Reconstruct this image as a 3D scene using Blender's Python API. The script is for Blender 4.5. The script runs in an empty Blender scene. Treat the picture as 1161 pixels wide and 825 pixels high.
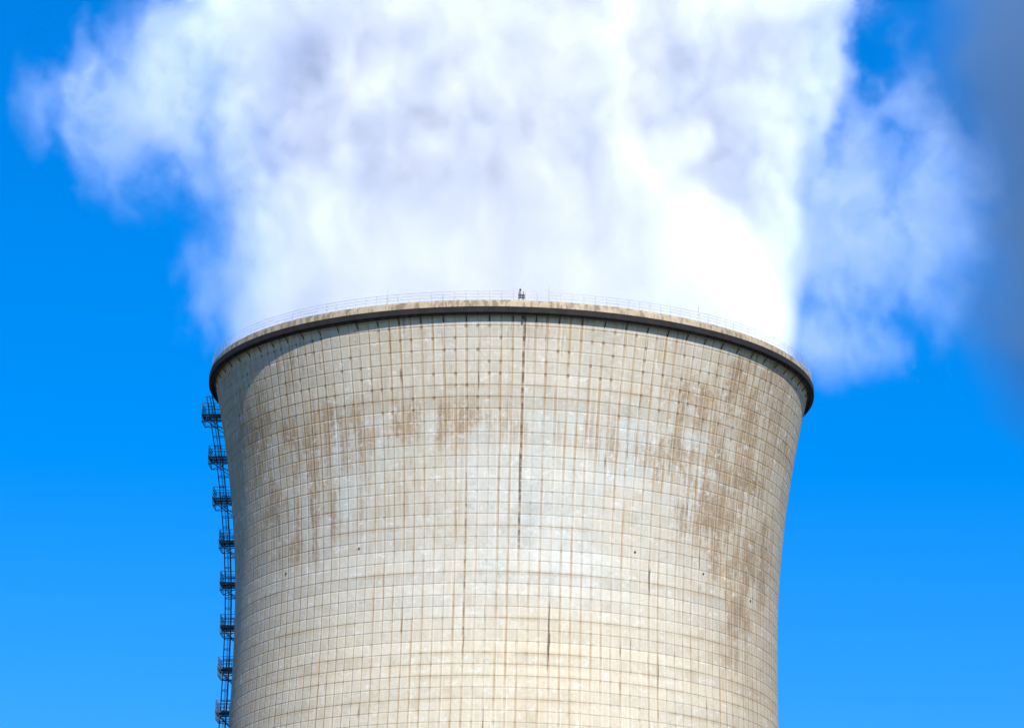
import bpy, bmesh, math, random
from mathutils import Vector, Matrix, Euler
random.seed(4)
sc = bpy.context.scene
sc.view_settings.view_transform = 'Standard'
sc.view_settings.look = 'None'
sc.view_settings.exposure = 0

SUN_EL = math.radians(38)
SUN_AZ = math.radians(14)      # to the right of the camera's back (from -Y toward +X)
S = Vector((math.sin(SUN_AZ)*math.cos(SUN_EL), -math.cos(SUN_AZ)*math.cos(SUN_EL), math.sin(SUN_EL)))

# ---------------------------------------------------------------- node helper
NT = None
class X:
    def __init__(s, v): s.v = v
    def __add__(a, b): return M('ADD', a, b)
    def __radd__(a, b): return M('ADD', b, a)
    def __sub__(a, b): return M('SUBTRACT', a, b)
    def __rsub__(a, b): return M('SUBTRACT', b, a)
    def __mul__(a, b): return M('MULTIPLY', a, b)
    def __rmul__(a, b): return M('MULTIPLY', b, a)
    def __truediv__(a, b): return M('DIVIDE', a, b)
    def __rtruediv__(a, b): return M('DIVIDE', b, a)
def put(sock, v):
    if isinstance(v, X): NT.links.new(v.v, sock)
    else: sock.default_value = v
def M(op, *args, clamp=False):
    n = NT.nodes.new('ShaderNodeMath'); n.operation = op; n.use_clamp = clamp
    for i, a in enumerate(args): put(n.inputs[i], a)
    return X(n.outputs[0])
def sat(a): return M('ADD', a, 0.0, clamp=True)
def smooth(a, lo, hi):
    t = sat((a - lo) / (hi - lo))
    return t*t*(3.0 - 2.0*t)
def mx(a, b): return M('MAXIMUM', a, b)
def mn(a, b): return M('MINIMUM', a, b)
def vec(x, y, z):
    n = NT.nodes.new('ShaderNodeCombineXYZ')
    put(n.inputs[0], x); put(n.inputs[1], y); put(n.inputs[2], z)
    return X(n.outputs[0])
def sep(v):
    n = NT.nodes.new('ShaderNodeSeparateXYZ'); put(n.inputs[0], v)
    return [X(o) for o in n.outputs]
def noise(v, scale=1.0, detail=2.0, rough=0.5, dist=0.0, col=False):
    n = NT.nodes.new('ShaderNodeTexNoise'); put(n.inputs['Vector'], v)
    n.inputs['Scale'].default_value = scale; n.inputs['Detail'].default_value = detail
    n.inputs['Roughness'].default_value = rough; n.inputs['Distortion'].default_value = dist
    return X(n.outputs[1 if col else 0])
def wnoise(v):
    n = NT.nodes.new('ShaderNodeTexWhiteNoise'); n.noise_dimensions = '3D'
    put(n.inputs['Vector'], v); return X(n.outputs[0])
def mixc(f, a, b, mode='MIX'):
    n = NT.nodes.new('ShaderNodeMix'); n.data_type = 'RGBA'; n.blend_type = mode
    put(n.inputs[0], f)
    put(n.inputs[6], a if isinstance(a, X) else (*a, 1)); put(n.inputs[7], b if isinstance(b, X) else (*b, 1))
    return X(n.outputs[2])
def material(name):
    global NT
    m = bpy.data.materials.new(name); m.use_nodes = True
    NT = m.node_tree
    return m, NT.nodes['Principled BSDF'], NT.nodes['Material Output']

# ---------------------------------------------------------------- materials
ROW = 1.28; COLS = 168
def concrete_shell():
    m, b, o = material('shell_concrete')
    uvn = NT.nodes.new('ShaderNodeUVMap'); uvn.uv_map = 'panels'
    u, v, _ = sep(X(uvn.outputs[0]))
    tc = NT.nodes.new('ShaderNodeTexCoord'); P = X(tc.outputs['Object'])
    px, py, pz = sep(P)
    z = v*ROW
    ang = (u - COLS/2)*(360.0/COLS)       # degrees, 0 = side of the service road, + = east
    fu = M('FRACT', u + 0.5) - 0.5; fv = M('FRACT', v + 0.5) - 0.5
    wob = (noise(P, 1.6, 2) - 0.5)*0.12
    du = M('ABSOLUTE', fu + wob); dv = M('ABSOLUTE', fv + wob*0.8)
    cu = M('FLOOR', u); cv = M('FLOOR', v)
    cell = wnoise(vec(cu, cv, 0.0)); roww = wnoise(vec(3.0, cv, 1.0)); colw = wnoise(vec(M('ROUND', u), 7.0, 2.0))
    rline = wnoise(vec(9.0, M('ROUND', v), 5.0))
    big = noise(P, 0.045, 4, 0.6); med = noise(P, 0.20, 6, 0.68); fine = noise(P, 2.2, 4, 0.75)
    drip = noise(vec(u*0.9, z*0.07, 0.0), 1.0, 4, 0.6)
    drip2 = noise(vec(u*3.1, z*0.16, 4.0), 1.0, 3, 0.65)
    # base
    c = mixc(smooth(med, 0.36, 0.62), (0.585, 0.605, 0.555), (0.74, 0.745, 0.68))
    c = mixc(smooth(big, 0.42, 0.62)*0.55, c, (0.67, 0.60, 0.46))
    warm = smooth(z, 123.0, 110.0)*0.65
    c = mixc(warm, c, (0.78, 0.675, 0.475))
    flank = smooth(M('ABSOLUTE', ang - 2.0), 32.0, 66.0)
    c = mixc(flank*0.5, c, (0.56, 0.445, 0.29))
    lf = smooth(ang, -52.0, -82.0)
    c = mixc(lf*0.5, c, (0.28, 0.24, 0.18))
    topb = smooth(z, 137.6, 138.1)
    c = mixc(topb*0.28, c, (0.62, 0.50, 0.335))
    # stains
    def blob(a0, z0, sa, sz):
        d = ((ang-a0)/sa)*((ang-a0)/sa) + ((z-z0)/sz)*((z-z0)/sz)
        return M('EXPONENT', d*-1.0)
    st = blob(50, 136, 17, 10)*1.6 + blob(58, 125, 14, 12)*1.2 + blob(-28, 137, 20, 4)*0.65 + blob(-50, 132, 14, 10)*0.8 \
        + blob(-46, 126, 9, 3)*0.8 + blob(27, 134.5, 9, 1.8)*1.0 + blob(-62, 141, 14, 5)*0.6 + blob(58, 143, 14, 4)*0.9 \
        + blob(-45, 145, 4, 2)*0.7 + blob(34, 141, 6, 2)*0.4 + blob(-5, 137, 55, 2.2)*0.5 + blob(-25, 130, 18, 8)*0.35 + 0.18
    stm = sat(st*smooth(med + (cell-0.5)*0.10 + (drip-0.5)*1.2 + (drip2-0.5)*0.5 + (fine-0.5)*0.6, 0.28, 0.72))
    c = mixc(stm*0.70, c, (0.37, 0.25, 0.13))
    core = sat(st*smooth(med + (drip-0.5)*0.8 + (drip2-0.5)*0.6 + (fine-0.5)*0.7, 0.48, 0.76))
    c = mixc(core*0.52, c, (0.20, 0.135, 0.08))
    # horizontal dirty courses
    crs = smooth(rline, 0.66, 0.95)*smooth(noise(vec(u*0.12, M('ROUND', v)*3.0, 6.0), 1.0, 3), 0.42, 0.58)*smooth(M('ABSOLUTE', fv), 0.36, 0.0)
    c = mixc(crs*0.45, c, (0.42, 0.315, 0.19))
    sp = smooth(cell, 0.78, 1.0)*smooth(noise(P, 0.16, 2), 0.44, 0.58)
    c = mixc(sp*0.45*smooth(fine, 0.35, 0.6), c, (0.40, 0.30, 0.18))
    # lime bloom: pale smears, not square with the panels
    bloom = smooth(noise(vec(u*0.8, z*0.9, 21.0), 1.0, 5, 0.75), 0.54, 0.66)
    c = mixc(bloom*0.5, c, (0.84, 0.86, 0.84))
    val = 0.97 + (cell-0.5)*0.09 + (roww-0.5)*0.13 + (fine-0.5)*0.65 + (drip-0.5)*0.40
    c = mixc(1.0, c, vec(val, val, val), 'MULTIPLY')
    # joints
    patch = smooth(noise(P, 0.12, 3) + (colw-0.5)*0.50, 0.34, 0.62)
    jv = smooth(du, 0.18, 0.03)*sat(0.14 + patch*0.62 + topb*0.20 + stm*0.4)*smooth(drip2, 0.28, 0.62)
    jh = smooth(dv, 0.14, 0.025)*sat(0.12 + rline*0.48 + topb*0.18 + stm*0.3)*smooth(noise(vec(u*0.6, M('ROUND', v), 2.0), 1.0, 4, 0.7), 0.36, 0.64)
    c = mixc(jv*0.80, c, (0.48, 0.31, 0.145))
    c = mixc(jh*0.66, c, (0.42, 0.30, 0.16))
    knot = smooth(M('SQRT', du*du + dv*dv), 0.21, 0.08)*smooth(wnoise(vec(M('ROUND', u), M('ROUND', v), 3.0)), 0.45, 0.9)
    c = mixc(knot*(0.22 + topb*0.5), c, (0.20, 0.13, 0.08))
    lip_highlight = smooth(M('ABSOLUTE', du - 0.20), 0.06, 0.0)*smooth(drip, 0.42, 0.6)  # pale line beside the vertical joints, a highlight painted into the colour
    c = mixc(lip_highlight*0.4, c, (0.88, 0.87, 0.83))
    # dark drip streaks
    streak = smooth(drip2, 0.56, 0.70)*smooth(z, 136.0, 149.5)
    c = mixc(streak*0.5, c, (0.25, 0.17, 0.10))
    loc = smooth(noise(vec(u*1.7, z*0.11, 9.0), 1.0, 3, 0.6), 0.63, 0.70)*smooth(du, 0.24, 0.05)
    c = mixc(loc*0.8, c, (0.12, 0.08, 0.055))
    low = smooth(noise(vec(u*2.0, M('FLOOR', v*0.5), 13.0), 1.0, 2), 0.64, 0.69)*smooth(du, 0.22, 0.1)*smooth(z, 117, 113)
    c = mixc(low*0.8, c, (0.11, 0.08, 0.06))
    # the long rust run down the front
    ww = (noise(vec(0.0, 0.0, z*0.35), 1.0, 3) - 0.5)*0.35
    run = smooth(M('ABSOLUTE', u - (COLS/2 + 1.0) + ww*0.5), 0.17, 0.05)*smooth(z, 121.5, 124.0)
    run = run*smooth(noise(vec(1.0, 2.0, z*0.9), 1.0, 4, 0.7), 0.36, 0.60)
    c = mixc(run*0.85, c, (0.14, 0.08, 0.055))
    run2 = smooth(M('ABSOLUTE', u - (COLS/2 - 4.0) + ww*0.3), 0.12, 0.04)*smooth(z, 108, 112)*smooth(z, 134, 127)*smooth(noise(vec(5.0, 2.0, z*0.6), 1.0, 4, 0.7), 0.44, 0.58)
    c = mixc(run2*0.7, c, (0.16, 0.11, 0.08))
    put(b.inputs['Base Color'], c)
    b.inputs['Roughness'].default_value = 0.9
    b.inputs['Specular IOR Level'].default_value = 0.2
    hgt = 0.0 - smooth(M('ABSOLUTE', fu), 0.10, 0.02)*0.6 - smooth(M('ABSOLUTE', fv), 0.09, 0.02)*0.6 + fine*0.7 + cell*0.3 + roww*0.5
    bn = NT.nodes.new('ShaderNodeBump'); bn.inputs['Strength'].default_value = 0.7; bn.inputs['Distance'].default_value = 0.08
    put(bn.inputs['Height'], hgt); NT.links.new(bn.outputs[0], b.inputs['Normal'])
    return m
def concrete_plain(name, ca, cb):
    m, b, o = material(name)
    tc = NT.nodes.new('ShaderNodeTexCoord'); P = X(tc.outputs['Object'])
    x, y, z = sep(P)
    n1 = noise(P, 0.5, 5, 0.65); n2 = noise(vec(x*1.6, y*1.6, z*0.5), 1.0, 5, 0.7)
    c = mixc(smooth(n1, 0.3, 0.7), ca, cb)
    c = mixc(smooth(n2, 0.46, 0.60)*0.75, c, tuple(q*0.42 for q in ca))
    put(b.inputs['Base Color'], c); b.inputs['Roughness'].default_value = 0.9
    return m
def metal(name, col, metallic=0.3, rough=0.55):
    m, b, o = material(name)
    tc = NT.nodes.new('ShaderNodeTexCoord'); P = X(tc.outputs['Object'])
    c = mixc(smooth(noise(P, 1.2, 3), 0.4, 0.65), col, tuple(q*0.6 for q in col))
    put(b.inputs['Base Color'], c); b.inputs['Roughness'].default_value = rough; b.inputs['Metallic'].default_value = metallic
    return m
M_SHELL = concrete_shell()
M_RIM = concrete_plain('rim_concrete', (0.50, 0.39, 0.25), (0.62, 0.51, 0.36))
M_LEG = concrete_plain('leg_concrete', (0.36, 0.34, 0.30), (0.45, 0.43, 0.38))
M_STEEL = metal('galvanised_steel', (0.50, 0.49, 0.47))
M_DARK = metal('dark_painted_steel', (0.10, 0.095, 0.09), 0.0, 0.8)
M_BLACK = metal('shade_black_steel', (0.020, 0.018, 0.018), 0.0, 0.85)  # black for the service rail and the painted shade band under the rim
M_UNDER = concrete_plain('shaded_soffit_concrete', (0.12, 0.10, 0.085), (0.17, 0.145, 0.12))  # underside of the cornice: its shade is put into a darker concrete colour

# ---------------------------------------------------------------- tower geometry
H = 149.0; ZB = 9.0; ZT = 120.0; RT = 31.05
def rad(z):
    c = 61.0 if z > ZT else 92.0
    return RT*math.sqrt(1 + ((z-ZT)/c)**2)
def polar(r, a, z):       # a = degrees from the -Y side, positive toward +X
    t = math.radians(a); return Vector((r*math.sin(t), -r*math.cos(t), z))
def mesh_obj(name, bm, mats, parent=None, smooth_=False):
    me = bpy.data.meshes.new(name); bm.to_mesh(me); bm.free()
    for q in mats: me.materials.append(q)
    if smooth_:
        for p in me.polygons: p.use_smooth = True
    ob = bpy.data.objects.new(name, me); sc.collection.objects.link(ob)
    if parent: ob.parent = parent
    return ob
def tube(bm, a, b, r, n=6):
    a = Vector(a); b = Vector(b); d = (b-a)
    if d.length < 1e-5: return
    q = d.to_track_quat('Z', 'Y')
    ra = [bm.verts.new(a + q @ Vector((r*math.cos(2*math.pi*i/n), r*math.sin(2*math.pi*i/n), 0))) for i in range(n)]
    rb = [bm.verts.new(b + q @ Vector((r*math.cos(2*math.pi*i/n), r*math.sin(2*math.pi*i/n), 0))) for i in range(n)]
    for i in range(n):
        bm.faces.new((ra[i], ra[(i+1) % n], rb[(i+1) % n], rb[i]))
    bm.faces.new(ra[::-1]); bm.faces.new(rb)
def box(bm, o, ax, ay, az):
    vs = [bm.verts.new(o + ax*i + ay*j + az*k) for i in (0, 1) for j in (0, 1) for k in (0, 1)]
    for f in ((0,1,3,2), (4,6,7,5), (0,4,5,1), (2,3,7,6), (0,2,6,4), (1,5,7,3)):
        bm.faces.new([vs[i] for i in f])

tower = bpy.data.objects.new('cooling_tower', None); sc.collection.objects.link(tower)

# shell (outer and inner skins)
bm = bmesh.new(); uvl = bm.loops.layers.uv.new('panels')
NA = COLS*2; zs = [ZB + (H-ZB)*i/140 for i in range(141)]
grid = [[bm.verts.new(polar(rad(z), 180 + 360*j/NA - 360, z)) for j in range(NA)] for z in zs]
for i in range(140):
    for j in range(NA):
        k = (j+1) % NA
        f = bm.faces.new((grid[i][j], grid[i][k], grid[i+1][k], grid[i+1][j])); f.smooth = True
        for l, (jj, zz) in zip(f.loops, ((j, zs[i]), (j+1, zs[i]), (j+1, zs[i+1]), (j, zs[i+1]))):
            l[uvl].uv = (jj/2.0, zz/ROW)
shell = mesh_obj('shell', bm, [M_SHELL], tower)
bm = bmesh.new()
gi = [[bm.verts.new(polar(rad(z)-0.35, 360*j/168, z)) for j in range(168)] for z in zs[::4]]
for i in range(len(gi)-1):
    for j in range(168):
        k = (j+1) % 168
        f = bm.faces.new((gi[i][k], gi[i][j], gi[i+1][j], gi[i+1][k])); f.smooth = True
mesh_obj('shell_inner_skin', bm, [M_LEG], tower)

# rim cornice: closed ring profile
def ring(name, prof, mats, midx, seg=336, parent=tower):
    bm = bmesh.new()
    vs = [[bm.verts.new(polar(r, 360*j/seg, z)) for (r, z) in prof] for j in range(seg)]
    n = len(prof)
    for j in range(seg):
        k = (j+1) % seg
        for i in range(n):
            l = (i+1) % n
            f = bm.faces.new((vs[j][i], vs[j][l], vs[k][l], vs[k][i])); f.material_index = midx[i]
    bmesh.ops.recalc_face_normals(bm, faces=bm.faces)
    return mesh_obj(name, bm, mats, parent)
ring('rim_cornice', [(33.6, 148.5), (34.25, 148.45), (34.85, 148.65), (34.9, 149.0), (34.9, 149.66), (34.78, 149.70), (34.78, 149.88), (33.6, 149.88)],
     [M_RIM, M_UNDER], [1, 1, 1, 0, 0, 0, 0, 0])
# added black band under the cornice's edge, standing in for its shade
ring('rim_shade_band', [(34.5, 148.40), (35.00, 148.40), (35.06, 148.47), (35.06, 149.08), (34.92, 149.08), (34.92, 148.62), (34.5, 148.58)],
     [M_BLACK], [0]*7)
bm = bmesh.new()
SEG = 168
for j in range(SEG):
    a0 = 360*j/SEG; a1 = 360*(j+1)/SEG
    tube(bm, polar(34.72, a0, 148.20), polar(34.72, a1, 148.20), 0.07)
    tube(bm, polar(34.72, a0, 148.16), polar(34.9, a0, 148.5), 0.05, 5)
    if j % 2 == 0:
        tube(bm, polar(rad(147.6)-0.02, a0, 147.6), polar(34.8, a0, 148.5), 0.05, 5)
mesh_obj('service_rail', bm, [M_BLACK], tower)
# railing
bm = bmesh.new()
for j in range(SEG):
    a0 = 360*j/SEG; a1 = 360*(j+1)/SEG
    for hz in (0.38, 0.70, 1.02):
        tube(bm, polar(34.70, a0, 149.88+hz), polar(34.70, a1, 149.88+hz), 0.018, 5)
    tube(bm, polar(34.70, a0, 149.87), polar(34.70, a0, 150.92), 0.025, 5)
    if j % 14 == 3:
        tube(bm, polar(34.5, a0, 149.87), polar(34.5, a0, 151.7), 0.025, 5)
mesh_obj('railing', bm, [M_STEEL], tower)
# beacon post on the front of the rim
bm = bmesh.new()
for a in (1.0, 1.75):
    tube(bm, polar(34.6, a, 149.8), polar(34.6, a, 150.9), 0.05)
o = polar(34.65, 0.85, 150.2); box(bm, o, Vector((0.35, 0, 0)), Vector((0, 0.3, 0)), Vector((0, 0, 0.5)))
o = polar(34.65, 1.45, 150.2); box(bm, o, Vector((0.35, 0, 0)), Vector((0, 0.3, 0)), Vector((0, 0, 0.4)))
tube(bm, polar(34.6, 1.2, 150.6), polar(34.6, 1.2, 151.3), 0.04)
bmesh.ops.create_icosphere(bm, subdivisions=2, radius=0.13, matrix=Matrix.Translation(polar(34.6, 1.2, 151.1)))
tube(bm, polar(34.3, 1.75, 148.5), polar(34.3, 1.75, 147.6), 0.12)
mesh_obj('warning_beacon', bm, [M_DARK], tower)

# pipe stubs (dark weep holes) round the throat
bm = bmesh.new()
for a, z in ((-31.5, 123.6), (26.5, 123.6), (61, 121.3), (-52, 122.3), (44, 122.6), (90, 122), (-90, 122), (130, 122), (180, 122)):
    tube(bm, polar(rad(z)-0.1, a, z), polar(rad(z)+0.08, a, z), 0.12, 10)
mesh_obj('weep_pipes', bm, [M_DARK], tower)

# access ladder with platforms
LA = -95.0
er = polar(1, LA, 0); et = Vector((er.y, -er.x, 0)); up = Vector((0, 0, 1))
bm = bmesh.new()
def P3(r, t, z): return er*r + et*t + up*z
plat_z = [145.8 - 5.0*i for i in range(27)]
ladz = [148.2 - 0.3*i for i in range(int((148.2-12)/0.3))]
for s in (-0.27, 0.27):
    for a, b_ in zip(ladz[::8], ladz[8::8]):
        tube(bm, P3(rad(a)+0.75, s, a), P3(rad(b_)+0.75, s, b_), 0.05, 5)
for z in ladz:
    tube(bm, P3(rad(z)+0.75, -0.27, z), P3(rad(z)+0.75, 0.27, z), 0.02, 4)
hz = ladz[::4]
prev = None
for z in hz:
    pts = []
    for k in range(9):
        t = math.pi*k/8
        pts.append(P3(rad(z)+0.75+0.72*math.sin(t), 0.42*math.cos(t), z))
    for p, q in zip(pts, pts[1:]): tube(bm, p, q, 0.034, 4)
    if prev:
        for k in (1, 3, 4, 5, 7): tube(bm, prev[k], pts[k], 0.026, 4)
    prev = pts
for z in hz[::2]:
    for s in (-0.3, 0.3):
        tube(bm, P3(rad(z)-0.05, s, z), P3(rad(z)+0.75, s, z), 0.04, 4)
mesh_obj('caged_ladder', bm, [M_DARK], tower)
bm = bmesh.new()
for i, z in enumerate(plat_z):
    if z < 12: continue
    r0 = rad(z); w = 1.3; r1 = r0 + (2.15 if i < 3 else 1.80); off = 0.15 if i % 2 else -0.15
    for k in range(16):
        rr = r0 + 0.05 + (r1-r0-0.05)*k/15
        box(bm, P3(rr, off-w, z-0.03), er*0.06, et*(2*w), up*0.07)
    for s in (-w, 0, w):
        box(bm, P3(r0-0.02, off+s-0.04, z-0.20), er*(r1-r0+0.05), et*0.08, up*0.16)
    box(bm, P3(r1, off-w-0.04, z-0.18), er*0.08, et*(2*w+0.08), up*0.28)
    for hh in (0.45, 0.85, 1.25):
        tube(bm, P3(r0, off-w, z+hh), P3(r1, off-w, z+hh), 0.032, 5)
        tube(bm, P3(r0, off+w, z+hh), P3(r1, off+w, z+hh), 0.032, 5)
        tube(bm, P3(r1, off-w, z+hh), P3(r1, off+w, z+hh), 0.032, 5)
    for s in (-w, -w/3, w/3, w):
        tube(bm, P3(r1, off+s, z-0.95), P3(r1, off+s, z+1.25), 0.042, 5)
    tube(bm, P3(r1, off-w, z-0.95), P3(r1, off+w, z-0.95), 0.042, 5)
    for s in (-w, w):
        for q in (0.33, 0.66):
            tube(bm, P3(r0+(r1-r0)*q, off+s, z), P3(r0+(r1-r0)*q, off+s, z+1.25), 0.032, 5)
        tube(bm, P3(r1, off+s, z-0.95), P3(rad(z-0.95)-0.05, off+s, z-0.95), 0.045, 5)
        tube(bm, P3(r1, off+s, z-0.1), P3(rad(z-1.9)-0.05, off+s, z-1.9), 0.05, 5)   # brace
        tube(bm, P3(r0+0.05, off+s, z-0.1), P3(r1, off+s, z-0.95), 0.04, 5)
mesh_obj('rest_platforms', bm, [M_DARK], tower)

# diagonal legs, base ring and basin
bm = bmesh.new()
NL = 44
for j in range(NL):
    a = 360*j/NL; h = 180/NL
    for d in (-h, h):
        tube(bm, polar(rad(0)+1.5, a, -0.3), polar(rad(ZB), a+d, ZB+0.3), 0.42, 8)
mesh_obj('diagonal_legs', bm, [M_LEG], tower)
rb = rad(ZB)
ring('base_ring_beam', [(rb-0.6, ZB-0.5), (rb+0.35, ZB-0.5), (rb+0.3, ZB+0.9), (rb-0.6, ZB+0.9)], [M_LEG], [0]*4, 168)
r0 = rad(0)
ring('basin_wall', [(r0+3, -0.3), (r0+3.5, -0.3), (r0+3.5, 1.2), (r0+3, 1.2)], [M_LEG], [0]*4, 168)

# the neighbouring tower (outside the frame to the east; its plume drifts into view)
T2 = Vector((165, 165, 0))
tower2 = bpy.data.objects.new('cooling_tower.001', None); sc.collection.objects.link(tower2); tower2.location = T2
for c in list(tower.children):
    k = bpy.data.objects.new(c.name + '_b', c.data); sc.collection.objects.link(k); k.parent = tower2

# ---------------------------------------------------------------- ground
m, b, o = material('grass_ground')
tc = NT.nodes.new('ShaderNodeTexCoord'); P = X(tc.outputs['Object'])
c = mixc(smooth(noise(P, 0.02, 5, 0.6), 0.35, 0.65), (0.055, 0.085, 0.028), (0.13, 0.12, 0.06))
c = mixc(smooth(noise(P, 0.9, 4, 0.7), 0.45, 0.65)*0.5, c, (0.035, 0.06, 0.02))
put(b.inputs['Base Color'], c); b.inputs['Roughness'].default_value = 1.0
bm = bmesh.new()
bmesh.ops.create_grid(bm, x_segments=40, y_segments=40, size=9000)
mesh_obj('ground', bm, [m])
m, b, o = material('gravel_yard')
tc = NT.nodes.new('ShaderNodeTexCoord'); P = X(tc.outputs['Object'])
c = mixc(smooth(noise(P, 1.5, 6, 0.7), 0.35, 0.65), (0.20, 0.19, 0.17), (0.30, 0.28, 0.25))
put(b.inputs['Base Color'], c); b.inputs['Roughness'].default_value = 1.0
bm = bmesh.new()
bmesh.ops.create_circle(bm, cap_ends=True, segments=96, radius=95)
mesh_obj('gravel_yard', bm, [m]).location = (0, 0, 0.004)

# ---------------------------------------------------------------- steam
def steam_material(name, dens, gain, col, g, rate):
    global NT
    m = bpy.data.materials.new(name); m.use_nodes = True
    m.cycles.volume_step_rate = rate
    NT = m.node_tree; NT.nodes.clear()
    out = NT.nodes.new('ShaderNodeOutputMaterial')
    at = NT.nodes.new('ShaderNodeAttribute'); at.attribute_name = 'density'
    d = X(at.outputs['Fac'])
    s = NT.nodes.new('ShaderNodeVolumeScatter'); s.inputs['Color'].default_value = (*col, 1)
    s.inputs['Anisotropy'].default_value = g
    put(s.inputs['Density'], d*dens)
    a = NT.nodes.new('ShaderNodeVolumeAbsorption'); a.inputs['Color'].default_value = (*gain, 1)
    put(a.inputs['Density'], d*dens)
    ad = NT.nodes.new('ShaderNodeAddShader')
    NT.links.new(s.outputs[0], ad.inputs[0]); NT.links.new(a.outputs[0], ad.inputs[1])
    NT.links.new(ad.outputs[0], out.inputs['Volume'])
    return m

def volume_object(name, lo, hi, res, mat, field):
    global NT
    ng = bpy.data.node_groups.new(name + '_nodes', 'GeometryNodeTree')
    ng.interface.new_socket('Geometry', in_out='OUTPUT', socket_type='NodeSocketGeometry')
    NT = ng
    out = ng.nodes.new('NodeGroupOutput')
    vc = ng.nodes.new('GeometryNodeVolumeCube')
    vc.inputs['Min'].default_value = lo; vc.inputs['Max'].default_value = hi
    for i, k in enumerate('XYZ'):
        vc.inputs['Resolution ' + k].default_value = int((hi[i]-lo[i])/res)
    pos = X(ng.nodes.new('GeometryNodeInputPosition').outputs[0])
    put(vc.inputs['Density'], field(pos))
    sm = ng.nodes.new('GeometryNodeSetMaterial'); sm.inputs['Material'].default_value = mat
    ng.links.new(vc.outputs[0], sm.inputs[0]); ng.links.new(sm.outputs[0], out.inputs[0])
    me = bpy.data.meshes.new(name); me.materials.append(mat)
    ob = bpy.data.objects.new(name, me); sc.collection.objects.link(ob)
    md = ob.modifiers.new('steam', 'NODES'); md.node_group = ng
    return ob

def plume(pos):
    x, y, z = sep(pos)
    h = mx((z - 150.0)/40.0, 0.0)
    amp = 0.14 + 0.86*smooth(h, 0.0, 0.6)
    n1r, n1g, n1b = sep(noise(pos, 1/30, 2, 0.5, col=True))
    n2r, n2g, n2b = sep(noise(pos, 1/10, 5, 0.66, col=True))
    xw = x + amp*(18.0*(n1r-0.5) + 15.0*(n2r-0.5))
    yw = y + amp*(4.0*(n1g-0.5) + 4.5*(n2g-0.5))
    zw = z + amp*(14.0*(n1b-0.5) + 15.0*(n2b-0.5))
    f = noise(vec(xw, yw*0.6, zw*0.6), 1/7, 6, 0.66)
    big = noise(vec(xw, yw*0.6, zw), 1/20, 2, 0.55)
    R = 33.4 + 5.5*h
    cx = 1.0*h
    dx = xw - cx
    r = M('SQRT', dx*dx + yw*yw)
    rt = M('SQRT', x*x + y*y)
    d = sat((R - r)/(3.0 + 7.0*amp) + (f-0.5)*2.5*amp + (big-0.5)*0.6*amp)
    d = d*(0.62 + 0.60*sat((f-0.3)*2.0))
    def wisp(cx, cy, cz, sx, sy, sz, k, thr):
        ex = (xw-cx)/sx; ey = (yw-cy)/sy; ez = (zw-cz)/sz
        e = 1.0 - M('SQRT', ex*ex + ey*ey + ez*ez)
        return sat(e*1.6 + (f-0.5)*9.0 + (big-0.5)*2.5 - thr)*k*smooth(e, 0.0, 0.5)
    w = wisp(-31, 0, 183, 23, 20, 17, 0.28, 0.15)
    w = mx(w, wisp(-42, -2, 182, 20, 12, 14, 0.20, 0.35))
    w = mx(w, wisp(36, 4, 173, 25, 18, 32, 0.14, 0.35))
    w = mx(w, wisp(34, 4, 156, 16, 14, 15, 0.12, 0.3))
    w = mx(w, wisp(-32, 0, 162, 11, 12, 16, 0.11, 0.3))
    d = mx(d, w)
    keep = mx(smooth(rt, 33.3, 32.4)*smooth(z, 146.5, 148.5), smooth(z, 151.5, 155.0))
    return d*keep*smooth(z, 214, 208)
steam = steam_material('steam', 0.42, (1.738, 1.752, 1.772), (1, 1, 1), -0.1, 7.0)
v1 = volume_object('steam_plume', (-66, -44, 145), (64, 46, 214), 0.40, steam, plume)

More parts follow.
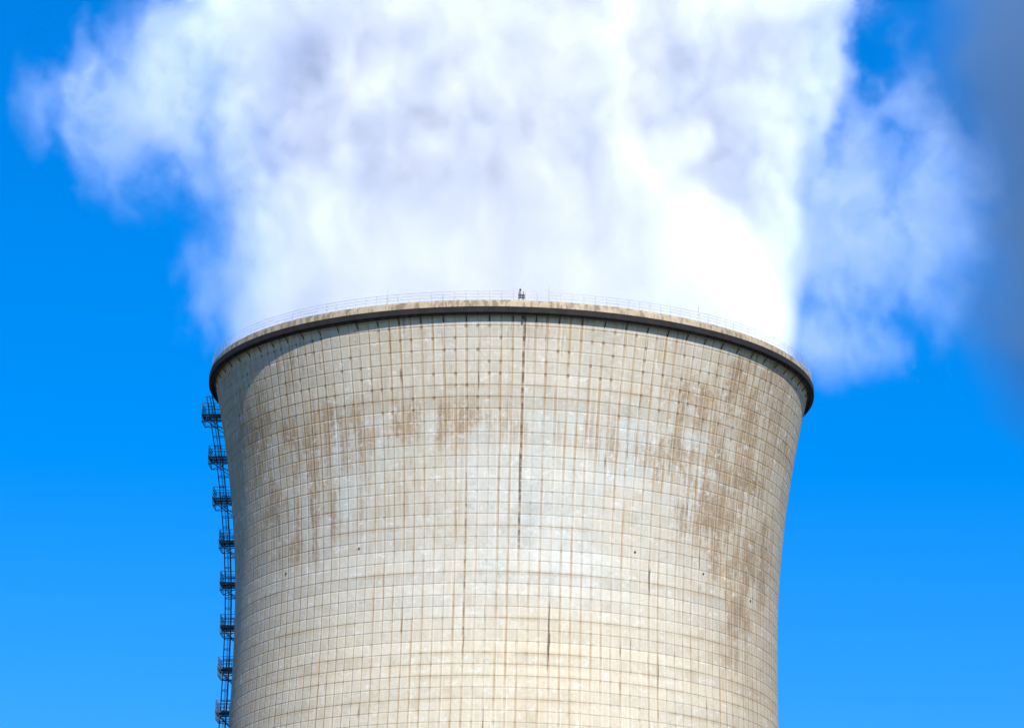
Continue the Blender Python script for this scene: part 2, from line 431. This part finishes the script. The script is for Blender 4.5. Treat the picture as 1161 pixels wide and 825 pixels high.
def plume2(pos):
    x, y, z = sep(pos)
    n1r, n1g, n1b = sep(noise(pos, 1/34, 5, 0.6, col=True))
    xw = x + 34.0*(n1r-0.5); yw = y + 30.0*(n1g-0.5); zw = z + 24*(n1b-0.5)
    f = noise(vec(xw, yw, zw), 1/16, 6, 0.65)
    h = (z-150.0)/100.0
    dx = xw - (165.0 - 68.0*smooth(zw, 158, 204)); dy = yw - 165.0
    r = M('SQRT', dx*dx + dy*dy)
    d = sat(((30.0 + 5.0*h) - r)/9.0 + (f-0.5)*3.2)
    return d*smooth(z, 146, 150)*smooth(z, 272, 262)
steam2 = steam_material('shaded_steam', 0.030, (0.40, 0.70, 1.0), (0.48, 0.74, 1.0), 0.0, 5.0)
v2 = volume_object('steam_plume.001', (50, 115, 145), (215, 215, 272), 1.8, steam2, plume2)

# ---------------------------------------------------------------- world and sun
w = bpy.data.worlds.new('World'); sc.world = w; w.use_nodes = True
NT = w.node_tree
bg = NT.nodes['Background']
sk = NT.nodes.new('ShaderNodeTexSky'); sk.sky_type = 'NISHITA'; sk.sun_disc = False
sk.sun_elevation = SUN_EL; sk.sun_rotation = math.pi - SUN_AZ
sk.air_density = 1.0; sk.dust_density = 0.3; sk.ozone_density = 3.0
hs = NT.nodes.new('ShaderNodeHueSaturation'); hs.inputs['Saturation'].default_value = 1.59
NT.links.new(sk.outputs[0], hs.inputs['Color'])
tint = mixc(1.0, X(hs.outputs[0]), (0.85, 1.00, 1.33), 'MULTIPLY')
put(bg.inputs['Color'], tint)
bg.inputs['Strength'].default_value = 0.12

sl = bpy.data.lights.new('sun', 'SUN'); sl.energy = 4.8; sl.angle = math.radians(0.5); sl.color = (1.0, 0.93, 0.81)
so = bpy.data.objects.new('sun', sl); sc.collection.objects.link(so)
so.rotation_euler = S.to_track_quat('Z', 'Y').to_euler()

# ---------------------------------------------------------------- camera
D = 550.0
cam = bpy.data.cameras.new('camera'); co = bpy.data.objects.new('camera', cam); sc.collection.objects.link(co)
cam.lens = 172.5; cam.sensor_width = 36; cam.clip_end = 30000; cam.clip_start = 1
co.location = (0.0, -D, 1.7)
pitch = math.radians(15.3)
Rm = Matrix.Rotation(math.radians(90)+pitch, 4, 'X') @ Matrix.Rotation(math.radians(1.3), 4, 'Z')
co.rotation_euler = Rm.to_euler()
sc.camera = co
